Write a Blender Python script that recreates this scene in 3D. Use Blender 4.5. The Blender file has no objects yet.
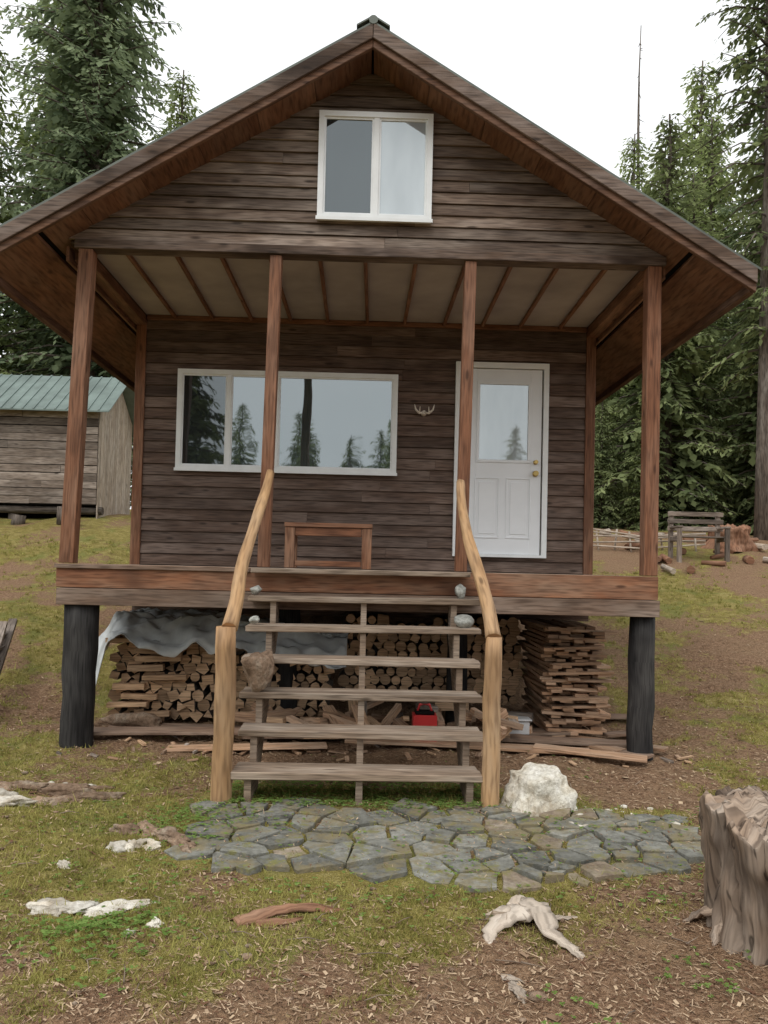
import bpy, math, random
import numpy as np
from mathutils import Vector, Matrix, noise, Euler
random.seed(7)
R_=random.random
def U(a,b): return a+(b-a)*random.random()
scene=bpy.context.scene
col=scene.collection

# ------------------------------------------------------------------ node helpers
def new_mat(name):
    m=bpy.data.materials.new(name); m.use_nodes=True
    nt=m.node_tree; nt.nodes.clear()
    out=nt.nodes.new('ShaderNodeOutputMaterial')
    b=nt.nodes.new('ShaderNodeBsdfPrincipled')
    nt.links.new(b.outputs[0],out.inputs[0])
    return m,nt,b
def L(nt,a,b): nt.links.new(a,b)
def c4(c): return (c[0],c[1],c[2],1)
def ramp(nt,fac,stops):
    r=nt.nodes.new('ShaderNodeValToRGB')
    e=r.color_ramp.elements
    while len(e)<len(stops): e.new(0.5)
    for i,(p,c) in enumerate(stops):
        e[i].position=p; e[i].color=c4(c) if len(c)==3 else c
    L(nt,fac,r.inputs[0]); return r.outputs[0]
def mixc(nt,fac,a,b,mode='MIX'):
    m=nt.nodes.new('ShaderNodeMix'); m.data_type='RGBA'; m.blend_type=mode
    for s,v in ((m.inputs[0],fac),(m.inputs[6],a),(m.inputs[7],b)):
        if isinstance(v,(int,float)): s.default_value=v
        elif isinstance(v,tuple): s.default_value=c4(v)
        else: L(nt,v,s)
    return m.outputs[2]
def math_(nt,op,a,b=0.0,clamp=False):
    m=nt.nodes.new('ShaderNodeMath'); m.operation=op; m.use_clamp=clamp
    for s,v in ((m.inputs[0],a),(m.inputs[1],b)):
        if isinstance(v,(int,float)): s.default_value=v
        else: L(nt,v,s)
    return m.outputs[0]
def mapping(nt,vec,scale,loc=None):
    m=nt.nodes.new('ShaderNodeMapping'); m.inputs['Scale'].default_value=scale
    L(nt,vec,m.inputs[0]); return m.outputs[0]
def noise_(nt,vec,scale,detail=5,rough=.55,dist=0):
    n=nt.nodes.new('ShaderNodeTexNoise'); L(nt,vec,n.inputs['Vector'])
    n.inputs['Scale'].default_value=scale; n.inputs['Detail'].default_value=detail
    n.inputs['Roughness'].default_value=rough; n.inputs['Distortion'].default_value=dist
    return n.outputs['Fac']
def bump(nt,b,h,strength,dist=.01):
    n=nt.nodes.new('ShaderNodeBump'); n.inputs['Strength'].default_value=strength
    n.inputs['Distance'].default_value=dist
    L(nt,h,n.inputs['Height']); L(nt,n.outputs[0],b.inputs['Normal'])
def g(v): return (v,v,v)

def wood(name,c1,c2,gray=(.25,.22,.2),gamt=.5,grain=26,rough=.8,bs=.5,var=.5,knots=True,stain=.5,spec=.25,crack=0):
    m,nt,b=new_mat(name)
    uv=nt.nodes.new('ShaderNodeUVMap').outputs[0]
    at=nt.nodes.new('ShaderNodeAttribute'); at.attribute_name='rnd'
    rnd=at.outputs['Fac']
    mp=mapping(nt,uv,(1.3,grain,1))
    f=noise_(nt,mp,1.0,4,.7,.35)
    f2=noise_(nt,mapping(nt,uv,(1.1,4,1)),1.0,3,.65)
    f3=noise_(nt,mapping(nt,uv,(5,grain*3.0,1)),1.0,1,.6)
    c=ramp(nt,f,[(.28,c1),(.7,c2)])
    gf=ramp(nt,f2,[(.42,g(0)),(.68,g(gamt))])
    c=mixc(nt,gf,c,gray)
    c=mixc(nt,ramp(nt,f3,[(.3,g(.6)),(.55,g(0))]),c,tuple(x*.35 for x in c1))
    fs=noise_(nt,mapping(nt,uv,(.9,1.6,1)),1.5,2,.7)
    c=mixc(nt,ramp(nt,fs,[(.3,g(stain)),(.5,g(0))]),c,tuple(x*.45 for x in c1))
    if knots:
        v=nt.nodes.new('ShaderNodeTexVoronoi'); v.inputs['Scale'].default_value=1.0
        L(nt,mapping(nt,uv,(2.2,7.5,1)),v.inputs['Vector'])
        kf=ramp(nt,v.outputs['Distance'],[(.06,g(.75)),(.13,g(0))])
        c=mixc(nt,kf,c,tuple(x*.3 for x in c1))
    if crack:
        fc=noise_(nt,mapping(nt,uv,(1.8,crack,1)),1.0,3,.6,.5)
        cf=ramp(nt,fc,[(.38,g(0)),(.40,g(.85)),(.42,g(0))])
        c=mixc(nt,cf,c,tuple(x*.25 for x in c1))
    hs=nt.nodes.new('ShaderNodeHueSaturation')
    L(nt,math_(nt,'ADD',math_(nt,'MULTIPLY',rnd,var),1-var/2),hs.inputs['Value'])
    L(nt,c,hs.inputs['Color'])
    L(nt,hs.outputs[0],b.inputs['Base Color'])
    b.inputs['Roughness'].default_value=rough
    b.inputs['Specular IOR Level'].default_value=spec
    bump(nt,b,noise_(nt,mp,1.6,2,.7),bs,.006 if not crack else .02)
    return m

# ------------------------------------------------------------------ mesh builder
FACES=[((0,4,6,2),'x-'),((1,3,7,5),'x+'),((0,1,5,4),'y-'),((2,6,7,3),'y+'),((0,2,3,1),'z-'),((4,5,7,6),'z+')]
class MB:
    def __init__(s): s.v=[];s.f=[];s.uv=[];s.r=[];s.m=[];s.sm=[]
    def face(s,idx,uvs,r,m,smooth=False):
        s.f.append(idx); s.uv.extend(uvs); s.r.append(r); s.m.append(m); s.sm.append(smooth)
    def hexa(s,pts,loc=None,L_=0,mat=0,r=None):
        if r is None: r=R_()
        base=len(s.v); s.v.extend([tuple(p) for p in pts])
        loc=loc or pts
        ou,ov=r*53.1+U(0,9),r*17.7+U(0,9)
        ax={'x':0,'y':1,'z':2}
        for idx,n in FACES:
            a=[0,1,2]; a.remove(ax[n[0]])
            if L_ in a:
                u_=L_; a.remove(L_); v_=a[0]
            else: u_,v_=a
            s.face([base+i for i in idx],[(loc[i][u_]+ou,loc[i][v_]+ov+ (3.3 if n[0]=='y' else 0)) for i in idx],r,mat)
    def box(s,c,size,rot=None,mat=0,r=None,jit=0.0,L_=None):
        if L_ is None: L_=max(range(3),key=lambda i:size[i])
        loc=[];pts=[]
        Rm=Euler(rot).to_matrix() if rot else Matrix.Identity(3)
        for i in range(8):
            p=Vector(((.5 if i&1 else -.5)*size[0],(.5 if i&2 else -.5)*size[1],(.5 if i&4 else -.5)*size[2]))
            if jit: p+=Vector((U(-jit,jit),U(-jit,jit),U(-jit,jit)))
            loc.append(p); pts.append(Rm@p+Vector(c))
        s.hexa(pts,loc,L_,mat,r)
    def b2(s,x0,x1,y0,y1,z0,z1,**k):
        s.box(((x0+x1)/2,(y0+y1)/2,(z0+z1)/2),(abs(x1-x0),abs(y1-y0),abs(z1-z0)),**k)
    def beam(s,p0,p1,w,h,mat=0,up=(0,0,1),**k):
        p0=Vector(p0);p1=Vector(p1);d=(p1-p0);l=d.length;d.normalize()
        side=d.cross(Vector(up)).normalized(); u=side.cross(d)
        loc=[];pts=[]
        for i in range(8):
            q=Vector(((.5 if i&1 else -.5)*l,(.5 if i&2 else -.5)*w,(.5 if i&4 else -.5)*h))
            loc.append(q); pts.append((p0+p1)/2+d*q.x-side*q.y+u*q.z)
        s.hexa(pts,loc,0,mat,k.get('r'))
    def prism(s,poly,axis,a0,a1,mat=0,r=None,endmat=None):
        if r is None: r=R_()
        o=[0,1,2];o.remove(axis)
        base=len(s.v);n=len(poly)
        for a in (a0,a1):
            for p in poly:
                q=[0,0,0];q[axis]=a;q[o[0]]=p[0];q[o[1]]=p[1];s.v.append(tuple(q))
        em=mat if endmat is None else endmat
        ou=r*31
        s.face([base+i for i in range(n)],[(p[0]+ou,p[1]) for p in poly],r,em)
        s.face([base+n+i for i in reversed(range(n))],[(p[0]+ou,p[1]) for p in reversed(poly)],r,em)
        acc=0
        for i in range(n):
            j=(i+1)%n; d=math.dist(poly[i],poly[j])
            s.face([base+j,base+i,base+n+i,base+n+j],[(a0+ou,acc+d),(a0+ou,acc),(a1+ou,acc),(a1+ou,acc+d)],r,mat); acc+=d
    def tube(s,path,rad,n=10,mat=0,endmat=None,r=None,lump=0.0,smooth=True,flat=1.0,jag=0.0):
        if r is None: r=R_()
        base=len(s.v); path=[Vector(p) for p in path]; k=len(path)
        if isinstance(rad,(int,float)): rad=[rad]*k
        sd=U(0,100); acc=0; accs=[]
        ref=None
        for i,p in enumerate(path):
            t=(path[min(i+1,k-1)]-path[max(i-1,0)]).normalized()
            if ref is None:
                ref=Vector((0,0,1)) if abs(t.z)<.9 else Vector((1,0,0))
            a=t.cross(ref).normalized(); b=a.cross(t)
            if i: acc+=(p-path[i-1]).length
            accs.append(acc)
            for j in range(n):
                th=2*math.pi*j/n
                q=rad[i]*(1+lump*noise.noise(Vector((math.cos(th)*1.3+sd,math.sin(th)*1.3,acc*3))))
                e=Vector((0,0,0))
                if jag and i in (0,k-1): e=t*U(-jag,jag)
                s.v.append(tuple(p+a*math.cos(th)*q+b*math.sin(th)*q*flat+e))
        ou=r*41;
        for i in range(k-1):
            for j in range(n):
                j2=(j+1)%n; w=rad[i]*2*math.pi/n
                s.face([base+i*n+j,base+i*n+j2,base+(i+1)*n+j2,base+(i+1)*n+j],
                 [(accs[i]+ou,j*w),(accs[i]+ou,(j+1)*w),(accs[i+1]+ou,(j+1)*w),(accs[i+1]+ou,j*w)],r,mat,smooth)
        em=mat if endmat is None else endmat
        for i,rev in ((0,True),(k-1,False)):
            idx=[base+i*n+j for j in range(n)]
            uv=[(math.cos(2*math.pi*j/n)*rad[i]+ou,math.sin(2*math.pi*j/n)*rad[i]) for j in range(n)]
            if rev: idx.reverse();uv.reverse()
            s.face(idx,uv,r,em)
    def rock(s,c,size,sub=3,ang=.35,mat=0,rot=0,fl=False,npl=9,planes=None,k_=.95):
        import bmesh
        bm=bmesh.new(); bmesh.ops.create_icosphere(bm,subdivisions=sub,radius=1)
        sd=Vector((U(0,99),U(0,99),U(0,99))); base=len(s.v)
        if planes is None: planes=[(Vector((U(-1,1),U(-1,1),U(-1,1))).normalized(),U(.55,.85)) for _ in range(npl)]
        cr,sr=math.cos(rot),math.sin(rot)
        for v in bm.verts:
            p=v.co.copy()
            for nrm,d in planes:
                q=p.dot(nrm)
                if q>d: p-=nrm*(q-d)*k_
            p*=1+ang*noise.fractal(p*1.6+sd,1.0,2.0,5)*.6
            x,y,z=p.x*size[0],p.y*size[1],p.z*size[2]
            s.v.append((c[0]+x*cr-y*sr,c[1]+x*sr+y*cr,c[2]+z))
        r=R_()
        for f in bm.faces:
            s.face([base+v.index for v in f.verts],[(v.co.x+r*9,v.co.z) for v in f.verts],r,mat,not fl)
        bm.free()
    def obj(s,name,mats,parent=None,bevel=0.0):
        me=bpy.data.meshes.new(name)
        me.from_pydata(s.v,[],s.f); 
        for m in mats: me.materials.append(m)
        uvl=me.uv_layers.new(name='UVMap')
        uvl.data.foreach_set('uv',np.array(s.uv,dtype=np.float32).ravel())
        a=me.attributes.new('rnd','FLOAT','FACE'); a.data.foreach_set('value',np.array(s.r,dtype=np.float32))
        me.polygons.foreach_set('material_index',s.m)
        me.polygons.foreach_set('use_smooth',s.sm)
        me.update()
        o=bpy.data.objects.new(name,me); col.objects.link(o)
        if parent: attach(o,parent)
        if bevel:
            b=o.modifiers.new('bevel','BEVEL'); b.width=bevel; b.segments=1; b.limit_method='ANGLE'; b.angle_limit=math.radians(50)
        return o
def empty(name,loc=(0,0,0)):
    e=bpy.data.objects.new(name,None); e.location=loc; e.empty_display_size=.2; col.objects.link(e); return e
def attach(o,p):
    o.parent=p; o.matrix_parent_inverse=Matrix.Translation(-Vector(p.location))

# ------------------------------------------------------------------ materials
M_side=wood('siding_brown',(.062,.037,.027),(.150,.098,.073),(.25,.19,.16),.65,24,.75,.6,.6)
M_gable=wood('gable_siding_weathered',(.080,.053,.040),(.205,.148,.110),(.35,.285,.235),.85,22,.8,.7,.75)
M_post=wood('stained_post',(.12,.050,.026),(.245,.108,.056),(.30,.18,.12),.55,22,.65,.4,.3)
M_rake=wood('rake_board',(.065,.042,.030),(.165,.108,.076),(.26,.205,.175),.8,20,.8,.6,.3,stain=.8)
M_rake2=wood('rake_board_lower',(.10,.05,.03),(.21,.11,.066),(.22,.15,.115),.6,18,.75,.5,.3,stain=.7)
M_soffit=wood('soffit_board',(.125,.055,.030),(.24,.115,.062),(.22,.14,.095),.5,14,.7,.4,.35)
M_fasc=wood('deck_rim_red',(.15,.06,.032),(.31,.14,.072),(.32,.22,.15),.65,18,.65,.5,.3,stain=.8)
M_fascg=wood('deck_rim_gray',(.12,.074,.05),(.24,.16,.115),(.33,.26,.21),.7,18,.75,.5,.3)
M_tread=wood('tread_weathered',(.165,.115,.08),(.34,.255,.185),(.44,.37,.30),.7,26,.85,.7,.4)
M_pole=wood('peeled_log',(.36,.20,.095),(.58,.36,.18),(.44,.32,.21),.6,12,.6,.3,.2)
M_char=wood('charred_log',(.012,.011,.011),(.032,.030,.030),(.09,.085,.08),.6,30,.8,1.0,.3,knots=False)
M_gray=wood('gray_barnwood',(.13,.098,.078),(.28,.225,.18),(.42,.36,.31),.7,18,.9,.7,.9)
M_pale=wood('bleached_wood',(.34,.26,.19),(.60,.50,.40),(.68,.61,.53),.6,16,.85,1.0,.3,knots=False,crack=22,stain=.3)
M_root=wood('driftwood',(.42,.33,.25),(.66,.56,.45),(.70,.63,.55),.6,12,.85,.7,.2,knots=False,stain=.25)
M_red=wood('red_bark_wood',(.18,.08,.045),(.33,.17,.10),(.38,.25,.17),.5,16,.9,.9,.3,knots=False)
M_bark=wood('bark',(.05,.038,.03),(.17,.135,.11),(.28,.255,.22),.5,10,.95,1.0,.4,knots=False)
M_end=wood('cut_wood_end',(.42,.25,.14),(.70,.48,.30),(.55,.42,.30),.4,22,.85,.6,.7,knots=False,stain=.35)
M_lumber=wood('lumber',(.32,.18,.105),(.58,.37,.23),(.50,.40,.31),.6,20,.85,.5,.7,stain=.3)
M_plank=wood('dirty_plank',(.18,.11,.075),(.34,.225,.155),(.36,.29,.23),.6,14,.9,.6,.5)
M_stump=wood('stump_wood',(.11,.075,.055),(.34,.25,.18),(.46,.39,.32),.75,16,.95,1.0,.9,knots=False,stain=.85,crack=9)

def simple(name,c,rough=.6,spec=.4,nv=.1,nscale=8,metal=0,bs=0.0):
    m,nt,b=new_mat(name)
    tc=nt.nodes.new('ShaderNodeTexCoord').outputs['Object']
    f=noise_(nt,tc,nscale,3,.6)
    cc=ramp(nt,f,[(.3,tuple(x*(1-nv) for x in c)),(.7,tuple(min(1,x*(1+nv)) for x in c))])
    L(nt,cc,b.inputs['Base Color']); b.inputs['Roughness'].default_value=rough
    b.inputs['Specular IOR Level'].default_value=spec; b.inputs['Metallic'].default_value=metal
    if bs: bump(nt,b,f,bs,.01)
    return m
M_white=simple('white_vinyl',(.76,.78,.78),.4,.4,.05,6)
M_door=simple('white_door_paint',(.76,.78,.80),.45,.4,.03,4)
M_brass=simple('brass',(.45,.32,.12),.3,.5,.1,5,1)
M_black=simple('dark_gap',(.008,.007,.006),.9,.1)
M_ceil=simple('ceiling_panel',(.36,.31,.285),.85,.2,.18,1.8)
M_antler=simple('antler_bone',(.66,.60,.52),.6,.3,.15,20)
M_tarp=simple('gray_tarp',(.52,.54,.54),.5,.4,.2,4,0,.4)
M_redp=simple('red_plastic',(.5,.03,.03),.4,.5)
M_whitep=simple('white_plastic',(.5,.5,.5),.4,.5)
def rockmat(name,c1,c2,c3,scale=5,bs=.8,dk=.6,dirt=None):
    m,nt,b=new_mat(name)
    tc=nt.nodes.new('ShaderNodeTexCoord').outputs['Object']
    at=nt.nodes.new('ShaderNodeAttribute'); at.attribute_name='rnd'
    f=noise_(nt,tc,scale,4,.68,.2); f2=noise_(nt,tc,scale*5,3,.7)
    c=ramp(nt,f,[(.3,c1),(.5,c2),(.72,c3)])
    c=mixc(nt,ramp(nt,f2,[(.35,g(dk)),(.6,g(0))]),c,tuple(x*.5 for x in c1))
    hs=nt.nodes.new('ShaderNodeHueSaturation'); L(nt,c,hs.inputs['Color'])
    L(nt,math_(nt,'ADD',math_(nt,'MULTIPLY',at.outputs['Fac'],.6),.7),hs.inputs['Value'])
    c=hs.outputs[0]
    if dirt:
        d1=noise_(nt,tc,3.3,4,.75); d2=noise_(nt,tc,9,4,.75)
        c=mixc(nt,ramp(nt,d1,[(.48,g(0)),(.62,g(.85))]),c,dirt[0])
        c=mixc(nt,ramp(nt,d2,[(.54,g(0)),(.66,g(.8))]),c,dirt[1])
    L(nt,c,b.inputs['Base Color']); b.inputs['Roughness'].default_value=.9
    b.inputs['Specular IOR Level'].default_value=.15
    bump(nt,b,noise_(nt,tc,scale*3,4,.75),bs,.02)
    return m
DIRT=((.22,.18,.10),(.20,.19,.06))
M_slate=rockmat('slate',(.15,.148,.125),(.225,.222,.195),(.31,.30,.26),4,.6,dirt=DIRT)
M_slateb=rockmat('slate_brown',(.20,.15,.11),(.30,.24,.18),(.36,.32,.26),4,.6,dirt=DIRT)
M_wrock=rockmat('white_rock',(.42,.35,.26),(.64,.59,.50),(.76,.73,.66),5,.9,.45)
M_boul=rockmat('white_boulder_stone',(.46,.38,.27),(.72,.68,.58),(.82,.80,.74),6,1.0,.5)
M_grock=rockmat('gray_rock',(.22,.22,.20),(.40,.40,.36),(.52,.52,.47),6,.7)
M_brock=rockmat('brown_rock',(.18,.115,.075),(.32,.22,.15),(.46,.38,.29),7,.9)

def glass(name,refl,base,wav=.02):
    m=bpy.data.materials.new(name); m.use_nodes=True; nt=m.node_tree; nt.nodes.clear()
    out=nt.nodes.new('ShaderNodeOutputMaterial'); mx=nt.nodes.new('ShaderNodeMixShader')
    d=nt.nodes.new('ShaderNodeBsdfDiffuse'); gl=nt.nodes.new('ShaderNodeBsdfGlossy')
    tc=nt.nodes.new('ShaderNodeTexCoord').outputs['Object']
    f=noise_(nt,mapping(nt,tc,(1.5,1,1)),1.3,2,.4)
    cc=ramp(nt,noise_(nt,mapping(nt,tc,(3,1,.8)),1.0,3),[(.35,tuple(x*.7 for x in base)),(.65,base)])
    L(nt,cc,d.inputs[0]); gl.inputs['Roughness'].default_value=.02
    gl.inputs['Color'].default_value=(.88,.97,1,1)
    bn=nt.nodes.new('ShaderNodeBump'); bn.inputs['Strength'].default_value=wav; bn.inputs['Distance'].default_value=.1
    L(nt,f,bn.inputs['Height']); L(nt,bn.outputs[0],gl.inputs['Normal'])
    mx.inputs[0].default_value=refl
    L(nt,d.outputs[0],mx.inputs[1]);L(nt,gl.outputs[0],mx.inputs[2]);L(nt,mx.outputs[0],out.inputs[0])
    return m
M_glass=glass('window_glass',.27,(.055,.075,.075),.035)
M_glassd=glass('window_glass_dark_reflection',.14,(.025,.03,.032),.03)  # darkened pane; a dark tree reflection is put into its colour
M_glassw=glass('window_glass_curtain',.25,(.42,.45,.47))

# ------------------------------------------------------------------ terrain
def sstep(a,b,x):
    t=min(1,max(0,(x-a)/(b-a))); return t*t*(3-2*t)
def fb(x,y,s,o=4,z=0.0): return noise.fractal(Vector((x*s,y*s,z)),1.0,2.0,o)
def th(x,y):
    if y<1: h=0.0
    elif y<3: h=.0575*(y-1)**2
    elif y<10: h=.23+.235*(y-3)
    else: h=1.875+.235*3.2*(1-math.exp(-(y-10)/3.2))+ .035*max(0,min(y,80)-14)
    if y<-5: h-=.05*min(20,(-5-y))
    side=sstep(2.6,5,abs(x))*sstep(-1,3,y)*.18
    h+=.25*sstep(-3,-6,x)*sstep(6,10,y)
    amp=1-.85*sstep(2.2,1.2,abs(x-.4))*sstep(1.0,.2,abs(y+1.9)-.3)
    n=.055*fb(x,y,.6,3)+.032*fb(x+9,y,2.6,4)*1.0+.018*fb(x,y+5,9,3)
    far=sstep(4,14,abs(y)+abs(x)*.5)*.2*fb(x+31,y,.12,3)
    return h+side+n*amp+far
def moss(x,y):
    m=.44+.72*fb(x+3,y+7,.55,5)+.50*fb(x,y,2.2,4,4.0)
    m+=.20*sstep(.4,-2.2,x)*sstep(4,1,y) - .24*sstep(.9,1.8,x)*sstep(2.0,-1,y)
    m-=.28*sstep(-2.7,-3.6,y)*sstep(-.9,.2,x)
    m-=.5*sstep(2.7,2.3,abs(x))*sstep(-1.0,-.3,y)*sstep(9,8,y)
    m+=.17*sstep(3,8,y)
    m-=.30*sstep(3,5,x)*sstep(6,9,y)
    m+=.3*sstep(1.7,1.2,abs(x-.45))*sstep(.75,.5,abs(y+1.95))
    m+=.7*sstep(1.0,.8,abs(x))*sstep(.3,.1,abs(y+1.15))
    return max(0,min(1,m))
def axis(lo,hi,a,b,d,gr):
    pts=list(np.arange(a,b+d*.5,d)); s=d;x=b
    while x<hi: s*=gr; x+=s; pts.append(min(x,hi))
    s=d;x=a
    while x>lo: s*=gr; x-=s; pts.insert(0,max(x,lo))
    return pts
xs=axis(-320,320,-3.4,3.4,.04,1.09); ys=axis(-200,400,-4.4,1.5,.04,1.07)
nx,ny=len(xs),len(ys)
V=[(x,y,th(x,y)) for y in ys for x in xs]
F=[(j*nx+i,j*nx+i+1,(j+1)*nx+i+1,(j+1)*nx+i) for j in range(ny-1) for i in range(nx-1)]
me=bpy.data.meshes.new('ground'); me.from_pydata(V,[],F)
a=me.attributes.new('moss','FLOAT','POINT'); a.data.foreach_set('value',[moss(v[0],v[1]) for v in V])
me.polygons.foreach_set('use_smooth',[True]*len(F))
gm,nt,b=new_mat('mossy_soil')
tc=nt.nodes.new('ShaderNodeTexCoord').outputs['Object']
at=nt.nodes.new('ShaderNodeAttribute'); at.attribute_name='moss'
n1=noise_(nt,tc,7,5,.72); n2=noise_(nt,tc,38,3,.75); n3=noise_(nt,tc,1.7,3,.6); n4=noise_(nt,tc,120,1,.7)
soil=ramp(nt,n2,[(.3,(.11,.06,.038)),(.5,(.27,.16,.095)),(.68,(.42,.275,.175)),(.8,(.56,.44,.32))])
soil=mixc(nt,ramp(nt,n3,[(.35,g(0)),(.7,g(.6))]),soil,(.30,.20,.115))
mossc=ramp(nt,n1,[(.3,(.17,.145,.036)),(.5,(.33,.27,.08)),(.68,(.48,.40,.16))])
mossc=mixc(nt,ramp(nt,n4,[(.35,g(.6)),(.62,g(0))]),mossc,(.13,.10,.03))
mossc=mixc(nt,ramp(nt,n3,[(.5,g(0)),(.64,g(.55))]),mossc,(.15,.19,.045))
mf=math_(nt,'ADD',at.outputs['Fac'],math_(nt,'MULTIPLY',math_(nt,'SUBTRACT',math_(nt,'ADD',math_(nt,'MULTIPLY',n1,.6),math_(nt,'MULTIPLY',n2,.4)),.5),2.2))
mfac=ramp(nt,mf,[(.34,g(0)),(.58,g(1))])
c=mixc(nt,mfac,soil,mossc)
c=mixc(nt,ramp(nt,n4,[(.62,g(0)),(.75,g(.5))]),c,(.54,.44,.32))
L(nt,c,b.inputs['Base Color']); b.inputs['Roughness'].default_value=.95; b.inputs['Specular IOR Level'].default_value=.1
bump(nt,b,math_(nt,'ADD',noise_(nt,tc,16,4,.8),math_(nt,'MULTIPLY',n4,.4)),1.0,.045)
me.materials.append(gm)
go=bpy.data.objects.new('ground',me); col.objects.link(go)

# ------------------------------------------------------------------ foliage materials
def leafmat(name,cd,cl,tr=.25,sc=None):
    m=bpy.data.materials.new(name); m.use_nodes=True; nt=m.node_tree; nt.nodes.clear()
    out=nt.nodes.new('ShaderNodeOutputMaterial'); mx=nt.nodes.new('ShaderNodeMixShader')
    d=nt.nodes.new('ShaderNodeBsdfDiffuse'); t=nt.nodes.new('ShaderNodeBsdfTranslucent')
    at=nt.nodes.new('ShaderNodeAttribute'); at.attribute_name='rnd'
    cc=ramp(nt,at.outputs['Fac'],[(.05,cd),(.95,cl)])
    L(nt,cc,d.inputs[0]);L(nt,cc,t.inputs[0]); mx.inputs[0].default_value=tr
    L(nt,d.outputs[0],mx.inputs[1]);L(nt,t.outputs[0],mx.inputs[2]);L(nt,mx.outputs[0],out.inputs[0])
    return m
M_sp1=leafmat('spruce_needles',(.085,.120,.070),(.34,.41,.24),tr=.4)
M_sp2=leafmat('spruce_needles_light',(.11,.15,.055),(.42,.49,.21),tr=.4)
M_sp3=leafmat('spruce_needles_dark',(.07,.095,.045),(.31,.36,.165),tr=.35)
M_grass=leafmat('grass_blades',(.15,.15,.035),(.46,.42,.14),tr=.3)
M_clover=leafmat('clover_leaves',(.09,.16,.03),(.25,.36,.10),tr=.3)
M_litter=leafmat('needle_litter',(.15,.08,.05),(.56,.42,.28),tr=0)

def conifer(name,seed,H,R,cb,leaf,nb=170,droop=.35,up=.12,clump=.36,trunk=.22,sparse=1.0,pw=.75):
    random.seed(seed); mb=MB()
    path=[(U(-.05,.05)*i*.15,U(-.05,.05)*i*.15,H*i/10-.4*(i==0)) for i in range(11)]
    mb.tube(path,[trunk*(1.15 if i==0 else 1)*(1-.93*i/10)+.012 for i in range(11)],9,0,lump=.15)
    for i in range(nb):
        t=(i+R_())/nb
        z=cb+(H*.985-cb)*t**.92
        prof=(1-t)**pw*(.55+.45*min(1,t/.15))
        r=R*prof*U(.5,1.15)+.22
        az=i*2.39996+U(-.5,.5)
        dx,dy=math.cos(az),math.sin(az)
        dr=droop*U(.6,1.5)*(1-.6*t); u_=up*U(.3,1.6)+.5*t*t
        def P(s): return Vector((dx*r*s,dy*r*s,z+r*(u_*s-dr*s*s)))
        rr=.018+.012*r
        mb.tube([P(0),P(.5),P(1)],[rr,rr*.6,rr*.2],3,0)
        px,py=-dy,dx
        steps=max(3,int(r/(.17*clump/.36)*sparse))
        bb=R_()*.4
        for k in range(steps):
            s=(.12+.88*(k+R_())/steps)
            if R_()<.1: continue
            p=P(s)
            cl=.5*noise.noise(Vector((p.x*.8+seed,p.y*.8,p.z*.8)))
            wl=clump*(.7+1.3*(1-s)*min(1,r*.6))*U(.6,1.25)
            for sg in (-1,1,0):
                if sg==0 and R_()<.4: continue
                d=Vector((px*sg+dx*U(.35,1.0)+U(-.2,.2),py*sg+dy*U(.35,1.0)+U(-.2,.2),-U(.15,.75)-(.5 if sg==0 else 0))).normalized()
                w=d.cross(Vector((U(-.4,.4),U(-.4,.4),1))).normalized()*wl*U(.13,.22)
                q=p+Vector((U(-.05,.05),U(-.05,.05),U(-.05,.05)))
                segs=2 if wl<.45 else 3
                for e in range(segs):
                    ln=wl/segs*1.35
                    a0=q+d*wl*e/segs; dd=(d+Vector((U(-.35,.35),U(-.35,.35),U(-.45,.1)))).normalized()
                    b_=len(mb.v); ww=w*U(.6,1.2)
                    mb.v.extend([tuple(a0),tuple(a0+dd*ln*.45+ww),tuple(a0+dd*ln),tuple(a0+dd*ln*.45-ww)])
                    mb.face([b_,b_+1,b_+2,b_+3],[(0,0)]*4,max(0,min(1,bb+U(0,.35)+.35*s*((e+.5)/segs)+.12*t+cl)),1)
    return mb.obj(name,[M_bark,leaf])

def place(o,x,y,rot=0,s=1):
    o.location=(x,y,th(x,y)-.2); o.rotation_euler=(0,0,rot); o.scale=(s,s,s)
tA=conifer('spruce_tree',11,26,4.9,1.5,M_sp1,nb=370,clump=.43,pw=.75); place(tA,-9.5,20)
tB=conifer('spruce_tree',12,17,3.2,.8,M_sp2,nb=270,clump=.36,up=.2); place(tB,12.6,27)
tC=conifer('spruce_tree',13,25,2.1,4.6,M_sp3,nb=190,clump=.30,droop=.5,trunk=.24,sparse=.8,pw=.35); place(tC,10.35,13.6)
tD=conifer('spruce_tree',14,13,2.7,.2,M_sp3,nb=210,clump=.40,droop=.4); place(tD,9.0,17.0)
def inst(src,x,y,s,rot,parent=None,name='spruce_tree',sz=1.0):
    o=bpy.data.objects.new(name,src.data); col.objects.link(o)
    o.location=(x,y,th(x,y)-.25); o.scale=(s,s,s*sz); o.rotation_euler=(0,0,rot)
    if parent: attach(o,parent)
    return o
inst(tB,-14.2,21,1.15,1.1); inst(tB,-7.9,25,1.08,2.2); inst(tA,-13.4,28,.95,4.0); inst(tB,-17,19,1.1,3.3)
inst(tB,-11.6,23,1.35,5.0)
inst(tD,-13.0,16.5,.75,.6)
inst(tB,10.6,25,.98,1.9); inst(tB,14.0,25.5,1.05,2.9); inst(tA,16.0,23,.86,5.1)
inst(tD,12.2,16.5,.95,2.0); inst(tB,7.6,20,.62,1.0); inst(tB,10.6,19,.72,4.4); inst(tD,13.9,19.5,1.1,3.0)
inst(tB,15.5,30,1.35,1.3)
mb=MB(); random.seed(5)
mb.tube([(U(-.04,.04),U(-.04,.04),i*2.45) for i in range(11)],[.2*(1-i/10.5)+.01 for i in range(11)],7,0)
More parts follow.
